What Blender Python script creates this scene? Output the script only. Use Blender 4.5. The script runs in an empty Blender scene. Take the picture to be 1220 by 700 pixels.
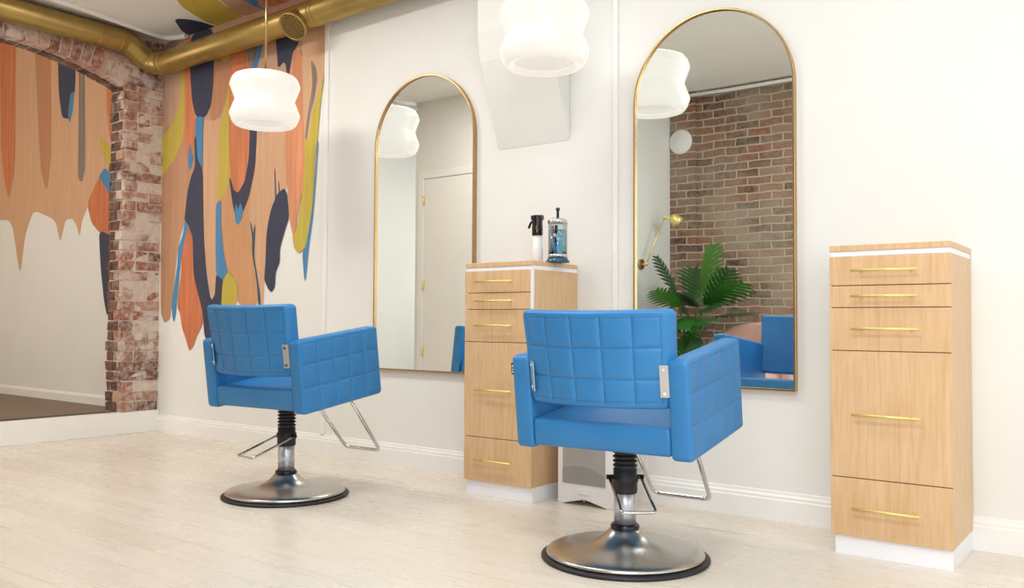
MURAL_WALL = [('pink', [(-6.223, 2.984), (-5.946, 2.984), (-4.285, 2.984), (-4.264, 2.578), (-4.292, 2.365), (-4.402, 2.108), (-4.474, 1.951), (-4.627, 1.941), (-4.979, 1.951), (-5.606, 2.02), (-5.717, 2.157), (-5.868, 2.112), (-6.188, 2.116)]), ('peach3', [(-5.615, 2.331), (-4.677, 2.201), (-4.657, 1.719), (-4.822, 1.562), (-4.889, 1.309), (-5.164, 1.056), (-5.305, 1.178), (-5.425, 1.152), (-5.617, 1.341), (-5.783, 1.505), (-5.823, 1.728), (-5.743, 1.972)]), ('peach', [(-6.196, 2.346), (-5.874, 2.304), (-5.727, 2.158), (-5.711, 1.981), (-5.763, 1.905), (-5.803, 1.808), (-5.829, 1.59), (-5.913, 1.418), (-5.95, 1.197), (-5.987, 0.957), (-6.006, 0.849), (-6.085, 0.817), (-6.146, 0.913)]), ('must', [(-5.873, 2.975), (-5.848, 2.874), (-5.862, 2.621), (-5.872, 2.22), (-5.99, 2.068), (-6.102, 1.99), (-6.183, 1.959), (-6.193, 2.267), (-6.101, 2.288), (-6.0, 2.365), (-5.925, 2.503), (-5.915, 2.886)]), ('orange', [(-5.873, 2.975), (-5.796, 2.959), (-5.77, 2.479), (-5.722, 2.346), (-5.717, 2.157), (-5.758, 2.087), (-5.776, 1.975), (-5.833, 2.057), (-5.871, 2.208), (-5.868, 2.449)]), ('tand', [(-5.545, 2.445), (-5.514, 2.811), (-5.28, 2.798), (-5.311, 2.47), (-5.378, 2.371), (-5.417, 2.304), (-5.488, 2.277), (-5.541, 2.321)]), ('navy', [(-5.808, 2.984), (-5.509, 2.984), (-5.497, 2.592), (-5.523, 2.411), (-5.584, 2.339), (-5.657, 2.325), (-5.723, 2.365), (-5.77, 2.479), (-5.798, 2.674)]), ('must', [(-5.516, 2.874), (-5.252, 2.871), (-5.288, 2.733), (-5.367, 2.698), (-5.429, 2.734), (-5.491, 2.733)]), ('peach2', [(-5.615, 2.319), (-5.488, 2.289), (-5.397, 2.313), (-5.41, 2.059), (-5.42, 1.696), (-5.42, 1.333), (-5.432, 1.031), (-5.477, 0.989), (-5.539, 1.173), (-5.581, 1.407), (-5.609, 1.946)]), ('must', [(-5.313, 2.562), (-5.309, 2.41), (-5.276, 1.924), (-5.283, 1.835), (-5.321, 1.76), (-5.39, 1.705), (-5.434, 1.697), (-5.429, 2.013), (-5.406, 2.272), (-5.339, 2.426)]), ('peach3', [(-5.39, 1.693), (-5.321, 1.772), (-5.274, 1.876), (-5.228, 1.621), (-5.119, 1.542), (-5.045, 1.607), (-5.019, 1.315), (-4.917, 0.949), (-5.162, 0.951), (-5.174, 1.057), (-5.216, 1.158), (-5.286, 1.195), (-5.359, 1.33)]), ('peach2', [(-5.047, 1.695), (-4.986, 1.894), (-4.984, 2.185), (-4.667, 2.143), (-4.642, 1.83), (-4.657, 1.702), (-4.752, 1.614), (-4.821, 1.522), (-4.854, 1.364), (-4.868, 1.194), (-4.88, 0.943), (-4.917, 0.943), (-4.969, 1.197), (-5.02, 1.373), (-5.053, 1.538)]), ('orange', [(-5.311, 2.47), (-5.299, 2.771), (-5.223, 2.877), (-5.057, 2.845), (-5.031, 2.162), (-5.046, 2.017), (-5.071, 1.873), (-5.116, 1.777), (-5.183, 1.742), (-5.232, 1.77), (-5.275, 1.894), (-5.297, 1.986)]), ('grey', [(-5.124, 2.822), (-4.982, 2.83), (-4.997, 2.703), (-5.032, 2.603), (-5.07, 2.598), (-5.101, 2.699)]), ('blue', [(-4.982, 2.83), (-4.917, 2.84), (-4.924, 2.76), (-4.959, 2.661), (-5.012, 2.553), (-5.069, 2.551), (-5.042, 2.605), (-4.996, 2.668)]), ('navy', [(-5.087, 2.494), (-4.982, 2.477), (-4.977, 2.091), (-4.996, 1.895), (-5.057, 1.702), (-5.121, 1.601), (-5.168, 1.569), (-5.213, 1.59), (-5.244, 1.664), (-5.288, 1.841), (-5.278, 1.858), (-5.235, 1.764), (-5.182, 1.736), (-5.107, 1.812), (-5.064, 1.972), (-5.059, 2.166)]), ('blue', [(-5.218, 1.602), (-5.2, 1.666), (-5.179, 1.617), (-5.152, 1.668), (-5.121, 1.607), (-5.139, 1.544), (-5.176, 1.511), (-5.206, 1.536)]), ('blue', [(-5.723, 2.352), (-5.615, 2.338), (-5.622, 2.208), (-5.614, 1.94), (-5.668, 1.97), (-5.704, 2.093)]), ('blue', [(-5.802, 2.104), (-5.782, 2.165), (-5.756, 2.049), (-5.725, 2.096), (-5.765, 1.968), (-5.797, 1.965)]), ('navy', [(-5.728, 2.177), (-5.708, 2.219), (-5.68, 2.028), (-5.614, 1.946), (-5.6, 1.648), (-5.581, 1.407), (-5.542, 1.173), (-5.492, 1.008), (-5.471, 0.989), (-5.436, 1.025), (-5.426, 1.176), (-5.333, 1.131), (-5.339, 0.964), (-5.373, 0.761), (-5.431, 0.658), (-5.503, 0.681), (-5.557, 0.728), (-5.583, 0.905), (-5.65, 1.047), (-5.708, 1.178), (-5.727, 1.464), (-5.796, 1.562), (-5.84, 1.59), (-5.803, 1.808), (-5.763, 1.905), (-5.711, 1.981)]), ('orange2', [(-5.8, 1.55), (-5.727, 1.464), (-5.708, 1.178), (-5.65, 1.047), (-5.583, 0.905), (-5.58, 0.813), (-5.661, 0.715), (-5.692, 0.652), (-5.744, 0.614), (-5.79, 0.7), (-5.848, 0.793), (-5.873, 0.893), (-5.908, 0.937), (-5.901, 1.051), (-5.872, 1.182), (-5.866, 1.346), (-5.837, 1.471)]), ('blue', [(-5.829, 1.59), (-5.784, 1.537), (-5.835, 1.42), (-5.875, 1.296), (-5.902, 1.101), (-5.929, 0.893), (-5.949, 0.824), (-5.973, 0.862), (-5.987, 0.957), (-5.948, 1.134), (-5.919, 1.266), (-5.912, 1.392), (-5.859, 1.472)]), ('blue', [(-5.44, 1.685), (-5.38, 1.705), (-5.374, 1.511), (-5.339, 1.323), (-5.285, 1.178), (-5.333, 1.125), (-5.425, 1.17), (-5.437, 1.394)]), ('must', [(-5.343, 1.125), (-5.285, 1.184), (-5.215, 1.146), (-5.164, 1.056), (-5.172, 0.98), (-5.2, 0.933), (-5.358, 0.934)]), ('ink', [(-5.043, 1.537), (-5.014, 1.489), (-5.003, 1.436), (-4.982, 1.51), (-4.978, 1.475), (-4.983, 1.383), (-4.985, 1.278), (-4.949, 1.156), (-4.909, 1.006), (-4.907, 0.943), (-4.93, 0.943), (-4.948, 1.081), (-4.974, 1.186), (-5.009, 1.308), (-5.012, 1.413)]), ('ink', [(-4.78, 1.872), (-4.771, 1.86), (-4.753, 1.665), (-4.767, 1.655)]), ('ink', [(-4.738, 1.783), (-4.729, 1.771), (-4.713, 1.685), (-4.727, 1.686)]), ('navy', [(-4.675, 1.726), (-4.643, 1.69), (-4.618, 1.526), (-4.651, 1.461), (-4.71, 1.323), (-4.708, 1.233), (-4.75, 1.167), (-4.757, 1.066), (-4.792, 1.033), (-4.828, 1.056), (-4.871, 1.12), (-4.86, 1.239), (-4.855, 1.405), (-4.839, 1.501), (-4.805, 1.601), (-4.745, 1.693)]), ('orange3', [(-4.677, 2.201), (-4.643, 2.649), (-4.505, 2.623), (-4.471, 2.228), (-4.464, 1.895), (-4.469, 1.713), (-4.509, 1.623), (-4.54, 1.504), (-4.547, 1.404), (-4.572, 1.395), (-4.609, 1.497), (-4.63, 1.661), (-4.66, 1.86)]), ('peach2', [(-4.508, 2.792), (-4.4, 2.825), (-4.277, 2.854), (-4.264, 2.567), (-4.292, 2.365), (-4.323, 2.261), (-4.402, 2.108), (-4.449, 1.976), (-4.475, 2.034), (-4.499, 2.343)]), ('grey', [(-4.419, 2.552), (-4.368, 2.487), (-4.35, 2.418), (-4.373, 2.296), (-4.412, 2.192), (-4.45, 2.015), (-4.467, 2.039), (-4.445, 2.169), (-4.414, 2.302), (-4.399, 2.394)]), ('must', [(-4.293, 2.42), (-4.3, 2.339), (-4.315, 2.26), (-4.342, 2.012), (-4.365, 1.895), (-4.383, 1.569), (-4.405, 1.467), (-4.444, 1.322), (-4.51, 1.281), (-4.562, 1.322), (-4.581, 1.406), (-4.539, 1.437), (-4.516, 1.541), (-4.477, 1.698), (-4.464, 1.906), (-4.475, 2.007), (-4.433, 2.024), (-4.395, 2.184), (-4.34, 2.307)]), ('blue', [(-4.342, 2.002), (-4.332, 2.0), (-4.36, 1.666), (-4.381, 1.493), (-4.411, 1.342), (-4.443, 1.093), (-4.456, 1.126), (-4.477, 1.285), (-4.444, 1.322), (-4.405, 1.473), (-4.375, 1.612)]), ('navy', [(-4.798, 2.851), (-4.518, 2.85), (-4.54, 2.686), (-4.599, 2.629), (-4.615, 2.564), (-4.639, 2.478), (-4.657, 2.481), (-4.676, 2.564), (-4.703, 2.58), (-4.755, 2.549), (-4.766, 2.637)])]
MURAL_NEXT = [('peach2', [(-10.398, 5.003), (-8.079, 4.22), (-6.876, 3.487), (-6.805, 1.703), (-7.076, 1.757), (-7.248, 1.899), (-7.3, 1.788), (-7.382, 1.693), (-7.419, 1.551), (-7.482, 1.656), (-7.559, 1.72), (-7.678, 1.713), (-7.76, 1.511), (-7.863, 1.726), (-8.287, 1.847), (-8.443, 1.623), (-8.525, 1.235), (-8.73, 1.783), (-9.171, 1.813), (-10.179, 1.721)]), ('grey', [(-7.516, 3.407), (-7.413, 3.386), (-7.344, 2.138), (-7.396, 2.02), (-7.471, 2.056), (-7.477, 2.517)]), ('tand', [(-8.388, 3.823), (-8.056, 3.749), (-7.956, 2.353), (-8.033, 1.98), (-8.174, 2.223)]), ('navy', [(-7.92, 3.566), (-7.561, 3.416), (-7.551, 2.859), (-7.603, 2.681), (-7.644, 2.598), (-7.782, 2.632), (-7.855, 2.869)]), ('blue', [(-7.639, 2.82), (-7.565, 2.839), (-7.587, 2.664), (-7.642, 2.561), (-7.676, 2.655)]), ('orange', [(-7.052, 3.169), (-6.835, 3.128), (-6.826, 2.222), (-6.95, 2.342), (-7.014, 2.582)]), ('must', [(-7.116, 2.398), (-6.989, 2.297), (-6.826, 2.222), (-6.815, 1.945), (-6.982, 2.121), (-7.097, 2.268)]), ('blue', [(-7.022, 2.111), (-6.857, 2.004), (-6.804, 1.655), (-6.97, 1.833), (-7.128, 2.03)]), ('orange2', [(-7.115, 2.043), (-6.988, 1.933), (-6.777, 1.653), (-6.81, 1.497), (-6.984, 1.527), (-7.109, 1.584), (-7.224, 1.662), (-7.302, 1.824)]), ('navy', [(-7.096, 1.59), (-6.838, 1.519), (-6.833, 1.086), (-6.93, 0.86), (-6.99, 1.006), (-7.056, 1.286)]), ('orange', [(-9.118, 4.153), (-8.748, 4.066), (-8.686, 2.276), (-8.811, 1.966), (-8.981, 2.389)])]
MURAL_CEIL = [('pink', [(-4.981, -0.336), (-5.09, -0.17), (-5.155, -0.057), (-4.73, -0.041), (-4.106, -0.11), (-3.866, -0.415), (-4.519, -0.751)]), ('must', [(-5.113, -0.577), (-5.271, -0.437), (-5.343, -0.354), (-5.409, -0.222), (-5.484, -0.044), (-5.354, -0.056), (-5.131, -0.06), (-5.086, -0.186), (-5.007, -0.319), (-4.698, -0.575), (-4.909, -0.73)]), ('navy', [(-5.617, -0.248), (-5.566, -0.254), (-5.514, -0.194), (-5.492, -0.114), (-5.492, -0.039), (-5.78, -0.011), (-5.857, 0.003), (-5.761, -0.112)]), ('blue', [(-4.912, -0.268), (-4.891, -0.178), (-4.927, -0.071), (-4.869, -0.086), (-4.719, -0.218), (-4.759, -0.318)]), ('orange', [(-4.695, -0.236), (-4.836, -0.043), (-4.611, -0.066), (-4.406, -0.094), (-4.36, -0.328)])]
import bpy, bmesh, math, random
from mathutils import Vector, Matrix
from mathutils.geometry import tessellate_polygon
random.seed(7)
PI = math.pi
SC = bpy.context.scene
COL = SC.collection

# ------------------------------------------------------------------ materials
def s2l(c):
    return c / 12.92 if c <= 0.04045 else ((c + 0.055) / 1.055) ** 2.4
def hexc(h, a=1):
    h = h.lstrip('#')
    return tuple(s2l(int(h[i:i + 2], 16) / 255) for i in (0, 2, 4)) + (a,)

class NT:
    def __init__(s, name):
        s.m = bpy.data.materials.new(name); s.m.use_nodes = True
        s.t = s.m.node_tree; s.n = s.t.nodes; s.l = s.t.links
        s.b = s.n['Principled BSDF']; s.out = s.n['Material Output']
    def add(s, typ, **kw):
        n = s.n.new(typ)
        for k, v in kw.items():
            if k in n.inputs: n.inputs[k].default_value = v
            else: setattr(n, k, v)
        return n
    def link(s, a, b): s.l.new(a, b)
    def coords(s, scale=(1, 1, 1), rot=(0, 0, 0), kind='Object'):
        tc = s.add('ShaderNodeTexCoord'); mp = s.add('ShaderNodeMapping')
        mp.inputs['Scale'].default_value = scale; mp.inputs['Rotation'].default_value = rot
        s.link(tc.outputs[kind], mp.inputs[0]); return mp.outputs[0]
    def noise(s, vec, scale, detail=4, rough=.55):
        n = s.add('ShaderNodeTexNoise'); n.inputs['Scale'].default_value = scale
        n.inputs['Detail'].default_value = detail; n.inputs['Roughness'].default_value = rough
        s.link(vec, n.inputs['Vector']); return n.outputs['Fac']
    def ramp(s, fac, stops):
        r = s.add('ShaderNodeValToRGB'); e = r.color_ramp.elements
        while len(e) < len(stops): e.new(0.5)
        for i, (p, c) in enumerate(stops): e[i].position = p; e[i].color = c
        s.link(fac, r.inputs[0]); return r.outputs[0]
    def mix(s, fac, a, b, mode='MIX'):
        n = s.add('ShaderNodeMix', data_type='RGBA', blend_type=mode)
        for sock, v in ((n.inputs[0], fac), (n.inputs[6], a), (n.inputs[7], b)):
            if hasattr(v, 'links'): s.link(v, sock)
            else: sock.default_value = v
        return n.outputs[2]
    def bump(s, h, strength=.2, dist=.002):
        b = s.add('ShaderNodeBump'); b.inputs['Strength'].default_value = strength
        b.inputs['Distance'].default_value = dist
        s.link(h, b.inputs['Height']); s.link(b.outputs[0], s.b.inputs['Normal'])
    def set(s, **kw):
        for k, v in kw.items(): s.b.inputs[k.replace('_', ' ')].default_value = v
        return s

def plain(name, col, rough=.5, metal=0, var=.04, scale=8, bump=0, **kw):
    t = NT(name); v = t.coords()
    f = t.noise(v, scale, 5)
    c = hexc(col)
    lo = tuple(x * (1 - var) for x in c[:3]) + (1,); hi = tuple(min(1, x * (1 + var)) for x in c[:3]) + (1,)
    t.link(t.ramp(f, [(.3, lo), (.7, hi)]), t.b.inputs['Base Color'])
    t.set(Roughness=rough, Metallic=metal)
    if bump: t.bump(t.noise(v, scale * 12, 3), bump, .001)
    for k, x in kw.items(): t.b.inputs[k.replace('_', ' ')].default_value = x
    return t.m

M = {}
M['wall'] = plain('white_wall_paint', '#EAE9E5', .6, var=.02, scale=2, bump=.05)
M['ceil'] = plain('ceiling_paint', '#EFEDE9', .8, var=.02, scale=2)
M['trimw'] = plain('white_trim_paint', '#F1EFEB', .35, var=.015)
M['whitelam'] = plain('white_laminate', '#F4F3F6', .35, var=.01)
M['cream'] = plain('cream_wall_paint', '#D9CBB4', .6, var=.03, scale=2)
M['darkfloor'] = plain('brown_floor_boards', '#7A6552', .5, var=.15)
M['brass'] = plain('brushed_brass', '#B8996A', .28, 1, var=.06, scale=30)
M['brasspull'] = plain('satin_brass_pull', '#EBD88C', .35, .55, var=.03, scale=30)
M['gold'] = plain('gold_duct_paint', '#A98E52', .36, .7, var=.12, scale=9)
M['chrome'] = plain('polished_chrome', '#D8D8D8', .12, 1, var=.02)
M['plate'] = plain('satin_nickel_plate', '#BEBEBC', .35, .45, var=.02)
M['steel'] = plain('brushed_steel', '#C6C2BC', .27, 1, var=.05, scale=20)
M['silver'] = plain('satin_silver_column', '#C9CDD6', .28, .7, var=.02)
M['black'] = plain('black_rubber', '#1A1A1C', .5, var=.1, scale=20)
M['blackgloss'] = plain('black_gloss_plastic', '#121214', .2, var=.05)
M['plastic'] = plain('white_plastic', '#EFECEA', .35, var=.01)
M['greyplastic'] = plain('grey_panel_plastic', '#A9A5A0', .3, var=.04)
M['greydark'] = plain('darker_grey_plastic', '#98948F', .3, var=.03)
M['pink'] = plain('dusty_pink_fabric', '#CFA394', .85, var=.06, scale=30, bump=.3)
M['pot'] = plain('charcoal_ceramic', '#3A3A3C', .5)
M['soil'] = plain('potting_soil', '#2E241C', .9, var=.3, scale=60)
M['stem'] = plain('green_stem', '#5C7A35', .5, var=.1)
M['combpink'] = plain('pink_comb_plastic', '#E79AC8', .4)
M['combteal'] = plain('teal_comb_plastic', '#3CC4E6', .4)
M['combblack'] = plain('black_comb_plastic', '#15151A', .4)
M['white_mark'] = plain('white_print', '#E8E8E8', .6)
M['goldmark'] = plain('gold_print', '#C7A24A', .4, .5)

def vinyl():
    t = NT('blue_vinyl'); v = t.coords()
    f = t.noise(v, 5, 4)
    t.link(t.ramp(f, [(.3, hexc('#2A79B7')), (.7, hexc('#3283C1'))]), t.b.inputs['Base Color'])
    t.set(Roughness=.42); t.b.inputs['Specular IOR Level'].default_value = .5
    t.bump(t.noise(v, 260, 3), .12, .0006)
    return t.m
M['vinyl'] = vinyl()

def maple():
    t = NT('maple_veneer'); v = t.coords((14, 14, 1.6))
    a = t.noise(v, 3.2, 6, .6); v2 = t.coords((120, 120, 6)); b = t.noise(v2, 1.0, 3)
    c1 = t.ramp(a, [(.25, hexc('#CFA676')), (.5, hexc('#D8B286')), (.75, hexc('#DFBD94'))])
    c = t.mix(.25, c1, t.ramp(b, [(.35, hexc('#C69C6C')), (.6, hexc('#E2C19A'))]))
    t.link(c, t.b.inputs['Base Color']); t.set(Roughness=.38)
    return t.m
M['maple'] = maple()

def floor_mat():
    t = NT('pale_plank_laminate')
    v = t.coords()
    br = t.add('ShaderNodeTexBrick'); t.link(v, br.inputs['Vector'])
    br.offset = .37; br.inputs['Scale'].default_value = 1
    br.inputs['Brick Width'].default_value = 1.25; br.inputs['Row Height'].default_value = .16
    br.inputs['Mortar Size'].default_value = .0012; br.inputs['Mortar Smooth'].default_value = .3
    br.inputs['Bias'].default_value = 0
    br.inputs['Color1'].default_value = hexc('#DED3C5'); br.inputs['Color2'].default_value = hexc('#E6DDD0')
    br.inputs['Mortar'].default_value = hexc('#C4B29B')
    g = t.noise(t.coords((.55, 11, 1)), 2.6, 3, .5)
    g2 = t.noise(t.coords((.7, 5, 1)), 2.0, 4, .6)
    c = t.mix(t.ramp(g, [(.6, (0, 0, 0, 1)), (.74, (.42, .42, .42, 1))]), br.outputs['Color'], hexc('#C8A582'))
    c = t.mix(t.ramp(g2, [(.3, (.35, .35, .35, 1)), (.65, (0, 0, 0, 1))]), c, hexc('#DDD2C6'))
    t.link(c, t.b.inputs['Base Color'])
    t.link(t.ramp(g2, [(.3, (.22, .22, .22, 1)), (.7, (.34, .34, .34, 1))]), t.b.inputs['Roughness'])
    t.bump(g, .05, .001)
    return t.m
M['floor'] = floor_mat()

def brick_flat():
    t = NT('old_brick_with_limewash')
    tc = t.add('ShaderNodeTexCoord'); sp = t.add('ShaderNodeSeparateXYZ'); cb = t.add('ShaderNodeCombineXYZ')
    t.link(tc.outputs['Object'], sp.inputs[0])
    ad = t.add('ShaderNodeMath', operation='ADD'); t.link(sp.outputs[0], ad.inputs[0]); t.link(sp.outputs[1], ad.inputs[1])
    t.link(ad.outputs[0], cb.inputs[0]); t.link(sp.outputs[2], cb.inputs[1])
    v = cb.outputs[0]
    nz = t.add('ShaderNodeTexNoise'); nz.inputs['Scale'].default_value = 6; t.link(v, nz.inputs['Vector'])
    va = t.add('ShaderNodeVectorMath', operation='MULTIPLY_ADD'); va.inputs[1].default_value = (.055, .03, 0)
    t.link(nz.outputs['Color'], va.inputs[0]); t.link(v, va.inputs[2])
    br = t.add('ShaderNodeTexBrick'); t.link(va.outputs[0], br.inputs['Vector'])
    br.inputs['Scale'].default_value = 1; br.inputs['Brick Width'].default_value = .215; br.inputs['Row Height'].default_value = .072
    br.inputs['Mortar Size'].default_value = .0085; br.inputs['Mortar Smooth'].default_value = .35
    br.inputs['Color1'].default_value = (0, 0, 0, 1); br.inputs['Color2'].default_value = (1, 1, 1, 1)
    br.inputs['Mortar'].default_value = (.5, .5, .5, 1)
    col = t.ramp(br.outputs['Color'], [(0, hexc('#4A2F28')), (.3, hexc('#6E3D2D')), (.5, hexc('#86604F')), (.75, hexc('#8F4A30')), (1, hexc('#9A7B67'))])
    f = t.noise(v, 22, 6, .65)
    col = t.mix(t.ramp(f, [(.38, (0, 0, 0, 1)), (.68, (.85, .85, .85, 1))]), col, hexc('#94806C'))
    col = t.mix(br.outputs['Fac'], col, hexc('#B8AB98'))
    w = t.noise(v, 1.3, 5, .6)
    col = t.mix(t.ramp(w, [(.42, (0, 0, 0, 1)), (.66, (.6, .6, .6, 1))]), col, hexc('#AFA28F'))
    t.link(col, t.b.inputs['Base Color']); t.set(Roughness=.85)
    inv = t.add('ShaderNodeMath', operation='SUBTRACT'); inv.inputs[0].default_value = 1; t.link(br.outputs['Fac'], inv.inputs[1])
    t.bump(inv.outputs[0], .7, .008)
    return t.m
M['brickwall'] = brick_flat()

def brick_piece(name, cols, wash):
    t = NT(name); v = t.coords()
    g = t.add('ShaderNodeNewGeometry')
    col = t.ramp(g.outputs['Random Per Island'], [(i / (len(cols) - 1), hexc(c)) for i, c in enumerate(cols)])
    f = t.noise(v, 30, 6, .65)
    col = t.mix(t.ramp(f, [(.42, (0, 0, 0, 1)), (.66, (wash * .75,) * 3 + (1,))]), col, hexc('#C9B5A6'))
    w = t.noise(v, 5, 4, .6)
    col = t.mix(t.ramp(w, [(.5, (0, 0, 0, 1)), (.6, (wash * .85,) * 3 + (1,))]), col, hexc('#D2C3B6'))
    t.link(col, t.b.inputs['Base Color']); t.set(Roughness=.85)
    t.bump(f, .8, .004)
    return t.m
M['brick'] = brick_piece('limewashed_old_brick', ['#7E4A3A', '#A0705C', '#5F3A30', '#8F5440', '#B58C78', '#9B5A42', '#8A6858'], 1.0)
M['mortar'] = plain('pale_old_mortar', '#CBBDB0', .9, var=.15, scale=25, bump=.8)
M['darkbrick'] = brick_piece('dark_brown_old_brick', ['#4A2C20', '#6B4030', '#3C2620', '#7A4A36'], .25)  # darker brown bricks for the jamb and arch underside

def mirror_mat():
    t = NT('silvered_mirror_glass')
    v = t.coords(); t.link(t.ramp(t.noise(v, .5, 1), [(0, (.93, .975, .96, 1)), (1, (.94, .98, .965, 1))]), t.b.inputs['Base Color'])
    t.set(Metallic=1, Roughness=0); return t.m
M['mirror'] = mirror_mat()

def glass(name, tint, refl=.08, rough=0):
    t = NT(name); t.n.remove(t.b)
    tr = t.add('ShaderNodeBsdfTransparent'); tr.inputs[0].default_value = tint
    gl = t.add('ShaderNodeBsdfGlossy'); gl.inputs['Roughness'].default_value = rough
    lw = t.add('ShaderNodeLayerWeight'); lw.inputs[0].default_value = .25
    mx = t.add('ShaderNodeMixShader'); ma = t.add('ShaderNodeMath', operation='ADD'); ma.inputs[1].default_value = refl
    ma.use_clamp = True
    sc = t.add('ShaderNodeMath', operation='MULTIPLY'); sc.inputs[1].default_value = .5
    t.link(lw.outputs['Fresnel'], sc.inputs[0]); t.link(sc.outputs[0], ma.inputs[0])
    t.link(ma.outputs[0], mx.inputs[0]); t.link(tr.outputs[0], mx.inputs[1]); t.link(gl.outputs[0], mx.inputs[2])
    t.link(mx.outputs[0], t.out.inputs[0]); return t.m
M['glass'] = glass('clear_glass', (.97, .98, .98, 1), .02)
M['jarglass'] = glass('jar_glass', (.93, .97, .98, 1), .02)
M['liquid'] = glass('blue_disinfectant', (.42, .78, .95, 1), .01)
M['liquiddark'] = plain('dark_teal_glass_base', '#1F5468', .12)

def opal():
    t = NT('opal_lamp_glass'); v = t.coords()
    n = t.noise(v, 4, 2)
    c = t.ramp(n, [(0, (1, .925, .83, 1)), (1, (1, .935, .85, 1))])
    t.b.inputs['Base Color'].default_value = (.36, .345, .32, 1); t.link(c, t.b.inputs['Emission Color'])
    t.b.inputs['Emission Strength'].default_value = OPAL; t.set(Roughness=.25)
    return t.m
OPAL = .86
M['opal'] = opal()
OPAL = .68
M['opalin'] = opal()
def emis(name, c, k):
    t = NT(name); t.b.inputs['Emission Color'].default_value = c; t.b.inputs['Emission Strength'].default_value = k; return t.m
M['bulb'] = emis('lit_bulb', (1, .85, .65, 1), 3)

def paint(name, col, var=.1):
    t = NT(name); v = t.coords((22, 22, 1.2))
    f = t.noise(v, 1.2, 5, .6)
    c = hexc(col); lo = tuple(x * (1 - var) for x in c[:3]) + (1,); hi = tuple(min(1, x * (1 + var)) for x in c[:3]) + (1,)
    t.link(t.ramp(f, [(.35, lo), (.65, hi)]), t.b.inputs['Base Color']); t.set(Roughness=.6)
    return t.m
MC = {'pink': '#C39A82', 'peach': '#BE8E6C', 'peach2': '#D2A683', 'peach3': '#CC976C', 'tand': '#BC8662', 'orange': '#CE7E54',
      'orange2': '#C8734A', 'orange3': '#D58F68', 'must': '#C3AE48', 'navy': '#363A50', 'blue': '#4485B4', 'grey': '#84786E', 'ink': '#34556B'}
for k, c in MC.items(): M['p_' + k] = paint('mural_paint_' + k, c, .18 if 'orange' in k or k == 'grey' else .07)

def leafmat():
    t = NT('glossy_green_leaf'); g = t.add('ShaderNodeNewGeometry')
    c = t.ramp(g.outputs['Random Per Island'], [(0, hexc('#17401C')), (.5, hexc('#2A6326')), (1, hexc('#4C8A32'))])
    t.link(c, t.b.inputs['Base Color']); t.set(Roughness=.35); return t.m
M['leaf'] = leafmat()

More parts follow.
